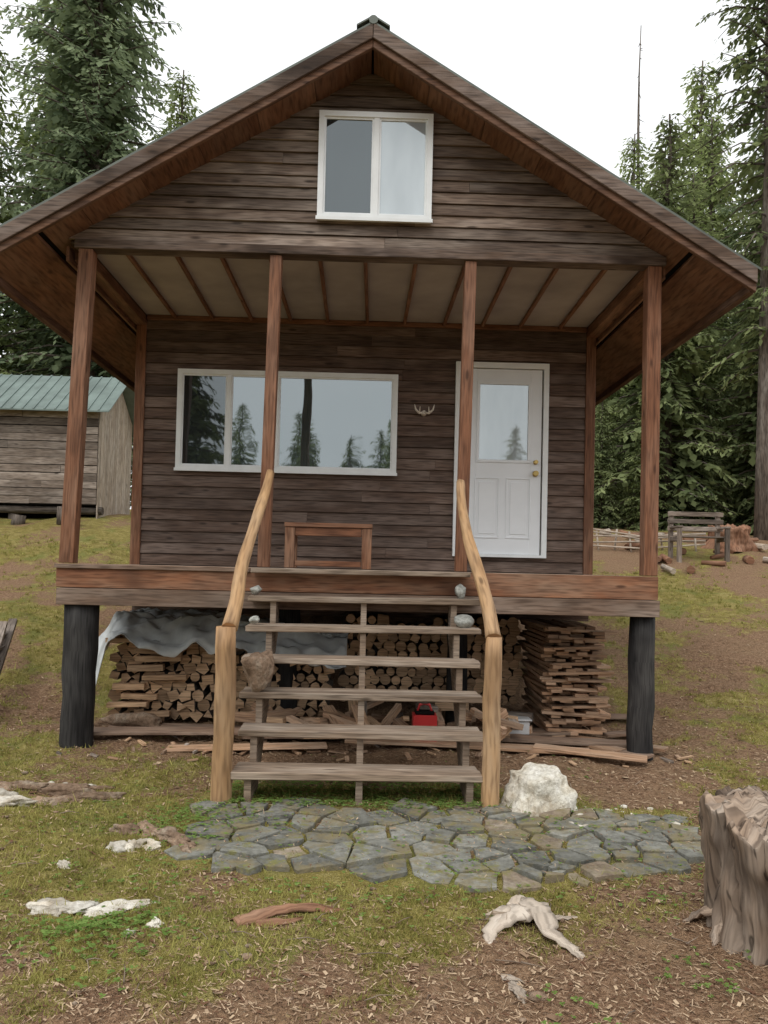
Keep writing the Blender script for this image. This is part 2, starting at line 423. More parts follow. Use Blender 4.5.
for i in range(80):
    z=U(9,24); az=U(0,6.28); l=U(.2,.95)*(1-(z-9)/18)
    mb.tube([(0,0,z),(math.cos(az)*l,math.sin(az)*l,z-U(0,.25))],[.025,.008],3,0)
o=mb.obj('dead_spruce_tree',[M_bark]); o.location=(12.5,30,th(12.5,30)-.2)

forest=empty('forest')
random.seed(21)
for row,(yy,n,x0,x1) in enumerate(((29,15,-32,36),(38,15,-38,44),(50,15,-46,52))):
    for i in range(n):
        x=x0+(x1-x0)*(i+U(.1,.9))/n; y=yy+U(-2.5,2.5)
        if -6<x<7.5 and row<2: continue
        s=U(.6,.9) if x<0 else U(.62,.9)
        src=random.choice((tD,tB,tB,tD))
        inst(src,x,y,s*(1.45 if row>0 else 1.15),U(0,6.28),forest,'forest_spruce')
for i in range(26):
    x=U(6.4,15) if i%3 else U(-17,-8); y=U(14.5,20)
    inst(tD if i%3==1 else tB,x,y,U(.16,.36),U(0,6.28),forest,'forest_sapling')
inst(tD,-7.6,-21,1.25,.5); inst(tD,-9.8,-24,1.4,.8); inst(tB,-12.5,-22,.8,.3); inst(tD,11.5,-30,.9,.9)
inst(tB,9,-40,.6,1.9); inst(tD,-3.4,-34,.8,1.9); inst(tB,1.6,-44,.8,1.9); inst(tD,-1.2,-46,.95,1.0)
treel=empty('forest.001'); random.seed(4)
for i in range(14):
    inst(tD,-36+i*6+U(-1,1),-62+U(-4,4),U(.95,1.45),U(0,6.28),treel,'forest_spruce')

# ------------------------------------------------------------------ cabin
random.seed(100)
cabin=empty('wooden_cabin',(0,1.8,0))
WX=2.42; YB=1.83; YE=7.6; DZ=1.50; SL=.603; AP=5.64
def lap(mb,x0,x1,z0,z1,y,mat=0):
    j=U(-.002,.002); o0=.024+j; o1=.007+j
    gp=.008+U(0,.003)
    pts=[(x0,y-o0,z0+gp),(x1,y-o0,z0+gp),(x0,y,z0+gp),(x1,y,z0+gp),(x0,y-o1,z1),(x1,y-o1,z1),(x0,y,z1),(x1,y,z1)]
    mb.hexa(pts,None,0,mat)
mb=MB()
z=1.26; st=.118
while z<4.14:
    z1=min(z+st,4.15)
    xs_=[-WX+.09]; 
    x=-WX+.09
    while True:
        x+=U(1.6,3.6)
        if x>WX-.5: break
        xs_.append(x)
    xs_.append(WX-.09)
    for a_,b_ in zip(xs_[:-1],xs_[1:]): lap(mb,a_+.0015,b_-.0015,z,z1,YB)
    for sx in (-1,1):
        X=sx*(WX-.03)
        xo0,xo1=X+sx*.022,X+sx*.010
        a0,a1=(X,xo0) if sx>0 else (xo0,X); c0,c1=(X,xo1) if sx>0 else (xo1,X)
        pts=[(a0,YB+.05,z+.006),(a1,YB+.05,z+.006),(a0,YE,z+.006),(a1,YE,z+.006),(c0,YB+.05,z1),(c1,YB+.05,z1),(c0,YE,z1),(c1,YE,z1)]
        mb.hexa(pts,None,1,0)
    z+=st
mb.obj('siding',[M_side],cabin)
mb=MB()
mb.b2(-WX+.035,WX-.035,YB+.002,YE-.002,1.2,4.14)
mb.b2(-WX,WX,YB-.012,YB+.05,1.10,1.26)
mb.b2(-WX,WX,YB+.052,YE,1.0,1.198)
mb.obj('wall_core',[M_side],cabin)
mb=MB(); z=4.15; st=.098
def lapg(z0,z1,y,sgn):
    h0=(AP-z0)/SL-.005; h1=max((AP-z1)/SL-.005,.01)
    cuts=[-1]; 
    if h0>1.3: cuts+= [U(-.9,.9)]
    cuts.append(1)
    for a_,b_ in zip(cuts[:-1],cuts[1:]):
        j=U(-.0025,.0025); o0=(.024+j)*sgn;o1=(.008+j)*sgn
        A0=a_*h0 if a_==-1 else a_; B0=b_*h0 if b_==1 else b_-.003
        A1=a_*h1 if a_==-1 else a_; B1=b_*h1 if b_==1 else b_-.003
        ys0=sorted((y+o0,y)); ys1=sorted((y+o1,y))
        mb.hexa([(A0,ys0[0],z0+.007),(B0,ys0[0],z0+.007),(A0,ys0[1],z0+.007),(B0,ys0[1],z0+.007),
                 (A1,ys1[0],z1),(B1,ys1[0],z1),(A1,ys1[1],z1),(B1,ys1[1],z1)],None,0,0)
while z<AP-.03:
    z1=min(z+st,AP-.012)
    lapg(z,z1,0,-1); lapg(z,z1,YE,1); z+=st
mb.prism([(-2.45,4.13),(2.45,4.13),(0,AP-.012)],1,.002,YE-.002)
mb.obj('gable_siding',[M_gable],cabin)
mb=MB()
mb.b2(-2.40,2.47,-.05,.09,4.075,4.148,mat=1)
for sx in (-1,1):
    mb.b2(sx*2.33-.0,sx*2.45,.092,YB-.03,4.02,4.118)
    mb.b2(sx*(WX-.09),sx*(WX+.012),YB-.035,YB+.05,1.262,4.07)
for x,w,l0,l1 in ((-2.37,.115,-.02,.06),(-.80,.095,.0,.04),(.82,.095,0.0,.03),(2.37,.115,0.01,.01)):
    mb.beam((x+l0,0.02,DZ+.002),(x+l1,.02,4.073),w,w,up=(0,1,0))
mb.obj('porch_posts',[M_post,M_rake],cabin,.004)
mb=MB()
mb.b2(-2.325,2.325,.092,YB-.03,4.122,4.128)
mb.obj('porch_ceiling',[M_ceil],cabin)
mb=MB()
for i in range(11):
    x=-2.03+i*.405+U(-.015,.015); k=U(-.012,.012)
    mb.beam((x+k,.095,4.101),(x-k,YB-.075,4.101),.032,.036)
mb.b2(-2.32,2.32,YB-.07,YB-.036,4.07,4.119)
mb.obj('ceiling_battens',[M_post],cabin,.003)
ROOF_Y0,ROOF_Y1=-.40,YE+.4
EX=3.05
def slope_slab(mb,sx,u0,u1,v0,v1,y0,y1,mat=0,L_=1):
    c=[]
    for i in range(8):
        u=u1 if i&1 else u0; y=y1 if i&2 else y0; v=v1 if i&4 else v0
        c.append((sx*u,y,AP-SL*u+v))
    if sx<0: c=[c[1],c[0],c[3],c[2],c[5],c[4],c[7],c[6]]
    mb.hexa(c,None,L_,mat)
mr,nt,b=new_mat('green_metal_roof')
tc=nt.nodes.new('ShaderNodeTexCoord').outputs['Object']
f=noise_(nt,tc,3,4)
L(nt,ramp(nt,f,[(.3,(.075,.085,.07)),(.7,(.14,.16,.135))]),b.inputs['Base Color']); b.inputs['Roughness'].default_value=.6;b.inputs['Metallic'].default_value=.1
mb=MB()
for sx in (-1,1):
    slope_slab(mb,sx,0.001,EX+.03,.125,.14,ROOF_Y0-.02,ROOF_Y1+.02,0)
    slope_slab(mb,sx,0.0012,.13,.1705,.184,ROOF_Y0-.025,ROOF_Y1+.03,0)
mb.tube([(0,ROOF_Y0-.03,AP+.145),(0,ROOF_Y1+.03,AP+.145)],[.035,.035],10,0)
yy=ROOF_Y0
while yy<ROOF_Y1:
    for sx in (-1,1): slope_slab(mb,sx,.05,EX+.03,.141,.158,yy,yy+.02,0,0)
    yy+=.3
mb.obj('roof',[mr],cabin)
mb=MB()
for sx in (-1,1):
    slope_slab(mb,sx,.002,EX-.02,.03,.124,ROOF_Y0+.03,ROOF_Y1-.03,1)  # sheathing coloured black, painting in the shade behind the soffit gap
    u=0.01
    for w in (.45,.45,.45,.45,.45):
        slope_slab(mb,sx,u,u+w-.004,.0,.028,ROOF_Y0+.042,ROOF_Y1-.042,0); u+=w
    slope_slab(mb,sx,2.262,2.56,.0,.028,ROOF_Y0+.042,ROOF_Y1-.042,0)
    slope_slab(mb,sx,2.61,EX-.045,.0,.028,ROOF_Y0+.042,ROOF_Y1-.042,0)
    mb.b2(sx*2.455,sx*2.48,.0,YE,3.98,4.10)
mb.obj('soffit',[M_soffit,M_black],cabin)
mb=MB()
for sx in (-1,1):
    for y0,y1 in ((ROOF_Y0,ROOF_Y0+.038),(ROOF_Y1-.038,ROOF_Y1)):
        slope_slab(mb,sx,.0012,EX,-.055,.123,y0,y1,0,0)
    slope_slab(mb,sx,.0015,EX-.003,.005,.1235,ROOF_Y0-.026,ROOF_Y0-.002,1,0)
    slope_slab(mb,sx,EX-.04,EX-.002,-.06,.122,ROOF_Y0+.042,ROOF_Y1-.042,0,1)
mb.obj('barge_boards',[M_rake2,M_rake],cabin,.004)
def window(name,x0,x1,z0,z1,y,mulls,glasses,fw=.055,proud=.05):
    e=MB()
    ya,yb=y-proud,y-.002
    e.b2(x0,x1,ya,yb,z1-fw,z1); e.b2(x0,x1,ya,yb,z0,z0+fw)
    e.b2(x0,x0+fw,ya,yb,z0+fw,z1-fw); e.b2(x1-fw,x1,ya,yb,z0+fw,z1-fw)
    for m in mulls: e.b2(m-.022,m+.022,ya+.006,yb,z0+fw,z1-fw)
    edges=[x0+fw]+[m for m in mulls]+[x1-fw]
    for i,(a_,b_) in enumerate(zip(edges[:-1],edges[1:])):
        a2=a_+(.022 if i else 0); b2_=b_-(.022 if i<len(mulls) else 0)
        s=.016; yy=ya+.016
        e.b2(a2,b2_,yy,yb-.004,z1-fw-s,z1-fw);e.b2(a2,b2_,yy,yb-.004,z0+fw,z0+fw+s)
        e.b2(a2,a2+s,yy,yb-.004,z0+fw+s,z1-fw-s);e.b2(b2_-s,b2_,yy,yb-.004,z0+fw+s,z1-fw-s)
        e.b2(a2+s,b2_-s,y-.024,y-.0235,z0+fw+s,z1-fw-s,mat=1+glasses[i])
    e.b2(x0-.01,x1+.01,ya-.012,ya-.001,z0-.012,z0+.018)
    e.obj(name,[M_white,M_glass,M_glassd,M_glassw],cabin,.003)
window('gable_window',-.43,.51,4.37,5.27,-.018,[.045],[1,2],fw=.045)
window('front_window',-1.98,.33,2.50,3.56,YB-.018,[-1.44,-.94],[1,0,0],fw=.05)
# door
dx0,dx1,dz0,dz1=.94,1.93,1.66,3.72
mb=MB(); y=YB-.02
mb.b2(dx0,dx0+.10,y-.045,y,dz0,dz1-.06); mb.b2(dx1-.055,dx1,y-.045,y,dz0,dz1-.06); mb.b2(dx0,dx1,y-.045,y,dz1-.06,dz1)
mb.b2(dx0+.102,dx1-.057,y-.06,y,dz0,dz0+.03)
sx0,sx1=dx0+.115,dx1-.07
sz0,sz1=dz0+.032,dz1-.068
yd=y-.012
gx0,gx1,gz0,gz1=sx0+.115,sx1-.115,2.66,3.52
mb.b2(sx0,gx0,yd-.015,y-.002,sz0,sz1,mat=1); mb.b2(gx1,sx1,yd-.015,y-.002,sz0,sz1,mat=1)
mb.b2(gx0,gx1,yd-.015,y-.002,gz1,sz1,mat=1); mb.b2(gx0,gx1,yd-.015,y-.002,sz0,gz0,mat=1)
for a_,b_,c_,d_ in ((gx0,gx1,gz1-.03,gz1),(gx0,gx1,gz0,gz0+.03)): mb.b2(a_,b_,yd-.026,yd-.0,c_,d_,mat=1)
for a_,b_ in ((gx0,gx0+.03),(gx1-.03,gx1)): mb.b2(a_,b_,yd-.026,yd,gz0+.03,gz1-.03,mat=1)
mb.b2(gx0+.03,gx1-.03,yd-.008,yd-.004,gz0+.03,gz1-.03,mat=2)
mid=(gx0+gx1)/2
for pa,pb in ((gx0-.01,mid-.035),(mid+.035,gx1+.01)):
    pz0,pz1=1.86,2.50; t=.014; yo=yd-.015
    for a_,b_,c_,d_ in ((pa,pb,pz1-t,pz1),(pa,pb,pz0,pz0+t)): mb.b2(a_,b_,yo-.009,yo,c_,d_,mat=1)
    for a_,b_ in ((pa,pa+t),(pb-t,pb)): mb.b2(a_,b_,yo-.009,yo,pz0+t,pz1-t,mat=1)
    mb.b2(pa+.045,pb-.045,yo-.007,yo,pz0+.045,pz1-.045,mat=1)
kx=sx1-.06
for kz,rr in ((2.55,.032),(2.67,.024)):
    mb.tube([(kx,yd-.014,kz),(kx,yd-.03,kz),(kx,yd-.034,kz),(kx,yd-.07,kz)],[rr,rr,rr*.5,rr*.9],12,3)
mb.obj('front_door',[M_white,M_door,M_glassw,M_brass],cabin,.003)
# deck
mb=MB()
mb.b2(-2.46,2.44,-.045,-.003,1.305,DZ-.004,mat=0)
mb.b2(-2.45,2.45,-.060,-.003,1.165,1.30,mat=1)
mb.b2(-2.47,-.9,-.066,-.046,1.46,DZ-.006,mat=1)
for sx in (-1,1):
    mb.b2(sx*2.41,sx*2.45,-.001,YB-.02,1.305,DZ-.006,mat=0); mb.b2(sx*2.41,sx*2.45,-.001,YB-.02,1.165,1.30,mat=1)
yb=.0
while yb<YB-.03:
    mb.b2(-2.45,2.45,yb,min(yb+.136,YB-.022),DZ-.04,DZ-.002-U(0,.003),mat=2); yb+=.142
for i in range(12):
    x=-2.2+i*.4
    mb.b2(x-.02,x+.02,.0,YB-.03,1.31,DZ-.042,mat=1)
mb.b2(-2.4,2.4,1.2,1.3,1.1,1.30,mat=1)
mb.obj('deck',[M_fasc,M_fascg,M_tread],cabin,.003)
mb=MB()
for x,y,r,zt in ((-2.30,.10,.135,1.163),(2.36,.10,.105,1.163),(-2.2,3.0,.12,1.1),(2.2,3.0,.12,1.1),(-.7,1.25,.10,1.1),(.1,3.2,.12,1.1),(.95,1.25,.1,1.1),(-2.2,5.8,.12,1.1),(2.2,5.8,.12,1.1)):
    mb.tube([(x+U(-.008,.008),y,-.15+(zt+.15)*i/7) for i in range(8)],[r*U(.98,1.02) for _ in range(8)],20,0,lump=.12)
mb.obj('foundation_posts',[M_char],cabin)
mb=MB()
ax,az_=.61,3.17; ay=YB-.05
for s in (-1,1):
    p=[(ax+s*.01,ay,az_),(ax+s*.05,ay-.03,az_-.015),(ax+s*.09,ay-.05,az_+.02),(ax+s*.105,ay-.05,az_+.075)]
    mb.tube(p,[.014,.012,.010,.004],7,0)
    mb.tube([(ax+s*.05,ay-.03,az_-.01),(ax+s*.045,ay-.06,az_+.05)],[.009,.003],6,0)
mb.tube([(ax,ay+.04,az_-.01),(ax,ay-.012,az_)],[.03,.022],9,0)
mb.obj('antlers',[M_antler],None)

# ------------------------------------------------------------------ stairs
random.seed(31)
stairs=empty('wooden_stairs',(0,-.7,0))
def sz(i): return .205+.2155*(i-1)
def sy(i): return -1.42+.225*(i-1)
mb=MB()
for i in range(1,7):
    hw=.80+.022*(i-1); xo=.03+U(-.012,.012)
    y0=sy(i); z=sz(i)
    mb.box((xo,y0+.07,z-.0225),(2*hw,.135,.045),(U(-.01,.01),U(-.008,.008),U(-.008,.008)),jit=.004)
    mb.box((xo+U(-.01,.01),y0+.212,z-.0235),(2*hw-.01,.135,.043),(0,U(-.004,.004),U(-.005,.005)),jit=.003)
mb.box((.0,-.125,DZ-.022),(1.75,.12,.04),(0,0,.003),jit=.002)
mb.obj('treads',[M_tread],stairs,.005)
mb=MB()
for x in (-.68,.03,.74):
    poly=[]
    for i in range(1,7):
        poly.append((sy(i)+.035, (sz(i-1)-.048) if i>1 else -.05)); poly.append((sy(i)+.035,sz(i)-.048))
    poly.append((-.062,sz(6)-.048)); poly.append((-.062,sz(6)-.30)); poly.append((sy(1)+.30,-.05))
    mb.prism(poly,0,x-.022,x+.022)
mb.obj('stringers',[M_tread],stairs)
mb=MB()
for s in (-1,1):
    x=s*.87+(0.0 if s>0 else .03); yb=-1.40
    zt=1.12 if s<0 else 1.09
    mb.tube([(x+U(-.006,.006),yb,-.12+(zt+.12)*i/9) for i in range(10)],[.066*(1.04-.010*i) if s<0 else .056*(1.08-.014*i) for i in range(10)],16,0,lump=.14)
    if s<0: pts=[(x+.02,yb+.01,zt-.01),(x+.03,yb+.2,1.29),(-.825,-.95,1.49),(-.79,-.55,1.85),(-.765,-.28,2.08),(-.755,-.07,2.27)]
    else: pts=[(x-.0,yb+.0,zt-.01),(.862,yb+.18,1.26),(.845,-1.0,1.43),(.80,-.6,1.75),(.785,-.3,2.02),(.795,-.07,2.23)]
    P=[]
    for i in range(len(pts)-1):
        for k in range(4):
            t=k/4; p0=Vector(pts[max(i-1,0)]);p1=Vector(pts[i]);p2=Vector(pts[i+1]);p3=Vector(pts[min(i+2,len(pts)-1)])
            P.append(.5*((2*p1)+(-p0+p2)*t+(2*p0-5*p1+4*p2-p3)*t*t+(-p0+3*p1-3*p2+p3)*t**3))
    P.append(Vector(pts[-1]))
    n=len(P)
    mb.tube(P,[(.052-.02*i/n) for i in range(n)],14,0,lump=.2)
mb.obj('log_handrails',[M_pole],stairs)

random.seed(8)
for c,s,m in (((.80,sy(5)+.13,sz(5)+.048),(.10,.08,.058),M_grock),((.80,sy(6)+.14,sz(6)+.06),(.055,.05,.07),M_grock),
              ((-.83,sy(6)+.13,sz(6)+.04),(.05,.045,.04),M_grock),((-.80,sy(5)+.1,sz(5)+.03),(.045,.04,.035),M_grock),
              ((-.70,sy(3)+.10,sz(3)+.15),(.15,.11,.175),M_brock)):
    mb=MB(); mb.rock(c,s,3,.25 if m is M_grock else .5,rot=U(0,3)); mb.obj('stone',[m])

bench=empty('porch_bench',(-.34,.9,DZ)); mb=MB()
x0,x1,y0,y1=-.72,.09,.78,1.12; zt=DZ+.42
mb.b2(x0,x1,y0,y0+.16,zt-.04,zt); mb.b2(x0,x1,y0+.17,y1,zt-.04,zt-.001)
for a_ in (x0+.005,x1-.095):
    for b_ in (y0+.01,y1-.06): mb.b2(a_,a_+.09,b_,b_+.04,DZ+.001,zt-.042)
mb.b2(x0+.1,x1-.1,y0+.015,y0+.045,zt-.12,zt-.043)
mb.b2(x0+.1,x1-.1,y0+.012,y0+.05,DZ+.02,DZ+.07)
mb.obj('bench_frame',[M_fasc],bench,.004)

# ------------------------------------------------------------------ firewood etc. beneath deck
def stack(name,x0,x1,z0,z1,y,ln,r,rounds,seed,tilt=0):
    random.seed(seed); mb=MB(); z=z0+r; row=0
    while z<z1-r*.4:
        x=x0+r+(r if row%2 else 0)
        while x<x1-r*.5:
            rr=r*U(.72,1.12); dz=U(-.2,.2)*r; top=z1-.08*abs(fb(x,seed,1.5,2))
            if z+rr<top+.05:
                if R_()<rounds: n=9; poly=[(rr*math.cos(2*math.pi*k/n)*U(.93,1.05),rr*math.sin(2*math.pi*k/n)*U(.93,1.05)) for k in range(n)]
                else:
                    n=random.choice((3,4,4,5)); a0=U(0,6.28)
                    poly=[(rr*1.2*math.cos(a0+2*math.pi*(k+U(-.15,.15))/n),rr*1.12*math.sin(a0+2*math.pi*(k+U(-.15,.15))/n)) for k in range(n)]
                yo=U(-.05,.03)
                mb.prism([(x+p[0],z+dz+p[1]) for p in poly],1,y+yo,y+yo+ln,mat=1,endmat=0)
            x+=r*U(1.7,2.05)
        z+=r*1.5; row+=1
    return mb.obj(name,[M_end,M_bark])
stack('firewood_stack',-2.33,-1.28,.05,.93,.95,.4,.058,.12,3)
stack('firewood_stack',-1.26,-.25,.05,.66,1.2,.4,.056,.2,13)
stack('firewood_stack',-.22,1.66,.15,1.04,1.55,.4,.058,.85,5)
random.seed(77)
mb=MB()
for i in range(9):
    x=U(-2.28,-1.9); z=.12+.085*i
    mb.beam((x-U(.05,.1),.86,z),(x+U(.2,.35),.88,z+U(-.02,.02)),.09,U(.04,.07))
mb.obj('split_logs',[M_end])
mb=MB()
for i in range(26):
    z=.06+i*.038
    for k in range(4):
        xx=1.72+k*.14+U(-.035,.035)-.002*i
        mb.box((xx+.06,1.25+U(-.14,.14),z),(U(.08,.13),1.1,.028),(0,U(-.03,.03),U(-.07,.07)),jit=.002)
    if i%2==0: mb.box((1.98+U(-.04,.04),.68+U(-.06,.06),z+.018),(U(.45,.72),U(.05,.09),.024),(0,U(-.05,.05),U(-.14,.14)),jit=.003)
mb.obj('lumber_pile',[M_lumber],None)
mb=MB()
for (x,y,w,d,rz,m) in ((-1.75,.35,1.5,.22,.04,0),(-1.5,.62,1.4,.2,-.06,0),(-.2,.5,1.6,.25,.03,0),(1.3,.15,1.3,.2,-.1,1),(1.75,.4,1.5,.22,-.12,0),(1.9,-.02,.9,.16,-.35,1),(1.2,.65,1.4,.25,.1,0),(2.25,.45,.9,.14,-.6,1),(-.9,.1,1.3,.16,.12,1),(.4,.1,1.0,.2,-.02,1),(2.05,.3,.5,.16,-.9,1),(2.5,.9,.5,.14,.4,0),(2.15,.2,.7,.12,-.75,0),(2.55,1.6,.5,.2,.1,0)):
    mb.box((x,y,th(x,y)+.035+U(0,.03)),(w,d,.025),(U(-.03,.03),U(-.02,.02),rz),mat=m)
mb.obj('scrap_planks',[M_plank,M_lumber],None,.003)
mb=MB()
for i in range(60):
    x=U(-1.1,1.5);y=U(.2,1.1)
    a=U(0,3.14);l=U(.12,.45); z=th(x,y)+U(.05,.22)
    mb.beam((x-math.cos(a)*l/2,y-math.sin(a)*l/2,z),(x+math.cos(a)*l/2,y+math.sin(a)*l/2,z+U(-.08,.14)),U(.05,.1),U(.03,.08),mat=random.choice((0,0,1,2)))
for i in range(70):
    x=U(-2.4,2.9);y=U(-.3,.5); a=U(0,3.14);l=U(.04,.16); z=th(x,y)+.012
    mb.beam((x-math.cos(a)*l/2,y-math.sin(a)*l/2,z),(x+math.cos(a)*l/2,y+math.sin(a)*l/2,z+U(0,.02)),U(.015,.04),U(.008,.02),mat=random.choice((0,1,2)))
mb.obj('scrap_wood',[M_lumber,M_gray,M_end],None)
mb=MB(); mb.rock((-2.02,.62,.10),(.28,.12,.09),3,.5); mb.obj('bark_slab',[M_brock])
mb=MB(); 
mb.b2(.46,.66,.10,.27,.07,.30); mb.b2(.48,.64,.12,.25,.302,.325,mat=1)
mb.tube([(.50,.19,.32),(.52,.19,.38),(.60,.19,.38),(.62,.19,.32)],.012,6,0)
mb.obj('fuel_can',[M_redp,M_black],None,.01)
mb=MB(); mb.b2(1.33,1.53,.55,.73,.06,.18,mat=0); mb.b2(1.31,1.55,.53,.75,.182,.20,mat=0)
mb.obj('plastic_crate',[M_whitep],None,.01)
# tarp
random.seed(9)
nu,nv=90,60; V=[];F=[]
for j in range(nv):
    v=j/(nv-1)
    for i in range(nu):
        u=i/(nu-1); x=-2.62+u*2.50
        zt=1.02+.06*fb(u*3,v*2,1.5,3)-.26*max(0,u-.45)
        y=.70+v*.80
        front=max(0,.28-v)/.28
        z=zt-front*(.25+.18*noise.noise(Vector((u*7,1,0)))+(.42*sstep(.15,.03,u)))
        y-=.06*front+.06*fb(u*6,v*3,2,3)
        if u<.14: z-=(.14-u)/.14*.38; x+=.08*(.14-u)/.14
        z+=.045*fb(u*12,v*8,1.5,3)+.02*math.sin(u*46+3*fb(u,v,4,2))*front
        V.append((x,y,min(z,1.13)))
for j in range(nv-1):
    for i in range(nu-1): F.append((j*nu+i,j*nu+i+1,(j+1)*nu+i+1,(j+1)*nu+i))
me=bpy.data.meshes.new('tarp');me.from_pydata(V,[],F);me.materials.append(M_tarp);me.polygons.foreach_set('use_smooth',[True]*len(F))
o=bpy.data.objects.new('tarp',me);col.objects.link(o); s=o.modifiers.new('s','SOLIDIFY'); s.thickness=.004

# ------------------------------------------------------------------ flagstones
random.seed(55)
def clip(poly,p,q):
    m=((p[0]+q[0])/2,(p[1]+q[1])/2); n=(q[0]-p[0],q[1]-p[1]); out=[]
    def d(a): return (a[0]-m[0])*n[0]+(a[1]-m[1])*n[1]
    for i in range(len(poly)):
        a,b=poly[i],poly[(i+1)%len(poly)]; da,db=d(a),d(b)
        if da<=0: out.append(a)
        if da*db<0:
            t=da/(da-db); out.append((a[0]+(b[0]-a[0])*t,a[1]+(b[1]-a[1])*t))
    return out
pts=[]; tries=0
while tries<9000:
    tries+=1; p=(U(-1.3,2.3),U(-3.1,-1.1)); md=.135+.15*noise.noise(Vector((p[0]*3.5,p[1]*3.5,3)))
    if all(((p[0]-q[0])*.65)**2+(p[1]-q[1])**2>md**2 for q in pts): pts.append(p)
def inpatio(x,y):
    xn=(x-.5)/1.48
    if abs(xn)>1: return False
    front=-2.28-.36*math.sqrt(max(0,1-((x-.35)/1.35)**2)) if abs(x-.35)<1.35 else -2.28
    back=-1.40 if x<.95 else -1.45-.15*(x-.95)
    return front<y<back
mb=MB()
for i,p in enumerate(pts):
    if not inpatio(*p): continue
    poly=[(p[0]-.5,p[1]-.5),(p[0]+.5,p[1]-.5),(p[0]+.5,p[1]+.5),(p[0]-.5,p[1]+.5)]
    for j,q in enumerate(pts):
        if j!=i and abs(q[0]-p[0])<.9 and abs(q[1]-p[1])<.9: poly=clip(poly,p,q)
    if len(poly)<3: continue
    cx=sum(a[0] for a in poly)/len(poly); cy=sum(a[1] for a in poly)/len(poly)
    pp=[]
    shk=U(.001,.016)
    for k in range(len(poly)):
        a_,b_=poly[k],poly[(k+1)%len(poly)]
        l=math.dist(a_,b_); nn=max(1,int(l/.07))
        for e in range(nn):
            t=e/nn; x=a_[0]+(b_[0]-a_[0])*t; y=a_[1]+(b_[1]-a_[1])*t
            ds=math.hypot(x-cx,y-cy)+1e-6; sh=max(.3,1-(shk+U(0,.010))/ds)
            pp.append((cx+(x-cx)*sh,cy+(y-cy)*sh))
    r=R_(); tx,ty=U(-.06,.06),U(-.06,.06); zt=th(cx,cy)+U(.010,.036)
    n=len(pp); base=len(mb.v)
    for (x,y) in pp: mb.v.append((x,y,zt-.06))
    for (x,y) in pp: mb.v.append((x,y,zt-.003+(x-cx)*tx+(y-cy)*ty))
    for (x,y) in pp: mb.v.append((cx+(x-cx)*.97,cy+(y-cy)*.97,zt+(x-cx)*tx+(y-cy)*ty+U(-.001,.001)))
    mm=1 if R_()<.12 else 0
    for k in range(n):
        k2=(k+1)%n
        for lv in (0,1): mb.face([base+lv*n+k,base+lv*n+k2,base+(lv+1)*n+k2,base+(lv+1)*n+k],[(0,0)]*4,r,mm)
    mb.face([base+2*n+k for k in range(n)],[(0,0)]*n,r,mm)
mb.obj('flagstone_path',[M_slate,M_slateb])

# ------------------------------------------------------------------ rocks and driftwood
random.seed(92)
mb=MB()
blk=[(Vector((-.18,-.1,1)).normalized(),.55),(Vector((.3,-1,.15)).normalized(),.56),(Vector((1,.25,.2)).normalized(),.60),(Vector((-1,-.2,.35)).normalized(),.64),(Vector((0,1,0)),.6),(Vector((-.8,-.9,.3)).normalized(),.70),(Vector((.7,-.6,.9)).normalized(),.68)]
mb.rock((1.20,-1.40,.09),(.27,.22,.23),5,.42,rot=.1,planes=blk,k_=.96); mb.obj('white_boulder',[M_boul])
mb=MB()
for i in range(40):
    x=1.2+U(-.25,.75);y=-1.45+U(-.35,.15); s=U(.008,.03); mb.rock((x,y,th(x,y)+s*.3),(s*1.3,s,s*.6),2,.4)
mb.obj('stone_chips',[M_wrock])
def slab(c,l,w,h,rz,mat,name,n=5):
    mb=MB()
    for i in range(n):
        t=U(-.5,.5)
        x=c[0]+math.cos(rz)*l*t+U(-.05,.05); y=c[1]+math.sin(rz)*l*t+U(-.05,.05)
        mb.rock((x,y,th(x,y)+h*U(-.1,.25)),(l*U(.2,.42),w*U(.4,.8),h*U(.7,1.2)),4,.8,rot=rz+U(-.3,.3),npl=14)
    mb.obj(name,[mat])
slab((-1.17,-2.93,0),.42,.09,.035,.1,M_wrock,'exposed_rock',5)
slab((-1.47,-2.55,0),.10,.05,.035,.9,M_wrock,'exposed_rock',2)
slab((-.86,-3.22,0),.12,.035,.03,.5,M_wrock,'exposed_rock',2)
slab((-1.1,-2.05,0),.42,.11,.045,-.6,M_brock,'exposed_rock',5)
slab((-1.13,-2.22,0),.25,.09,.04,-.3,M_wrock,'exposed_rock',4)
slab((-2.3,-1.15,0),.75,.12,.05,.1,M_brock,'exposed_rock',7)
slab((-2.35,-1.45,0),.45,.08,.05,.15,M_wrock,'exposed_rock',4)
slab((-1.75,-1.35,0),.45,.08,.04,.2,M_brock,'exposed_rock',5)
slab((-1.9,-1.0,0),.3,.08,.045,.2,M_wrock,'exposed_rock',4)
slab((2.1,-1.55,0),.4,.12,.03,.0,M_slate,'exposed_rock',3)
def rootpiece(name,base,arms,mat):
    mb=MB()
    for pts,r0 in arms:
        P=[]
        for i,p in enumerate(pts): P.append((base[0]+p[0],base[1]+p[1],th(base[0]+p[0],base[1]+p[1])+p[2]))
        PP=[]
        for i in range(len(P)-1):
            for k in range(5):
                q=Vector(P[i]).lerp(Vector(P[i+1]),k/5); PP.append(q+Vector((U(-.007,.007),U(-.007,.007),U(-.004,.006))))
        PP.append(Vector(P[-1])); n=len(PP)
        mb.tube(PP,[r0*(1-.8*i/n)*U(.85,1.15) for i in range(n)],12,0,lump=.9,flat=.5,jag=.03,smooth=True)
    mb.obj(name,[mat])
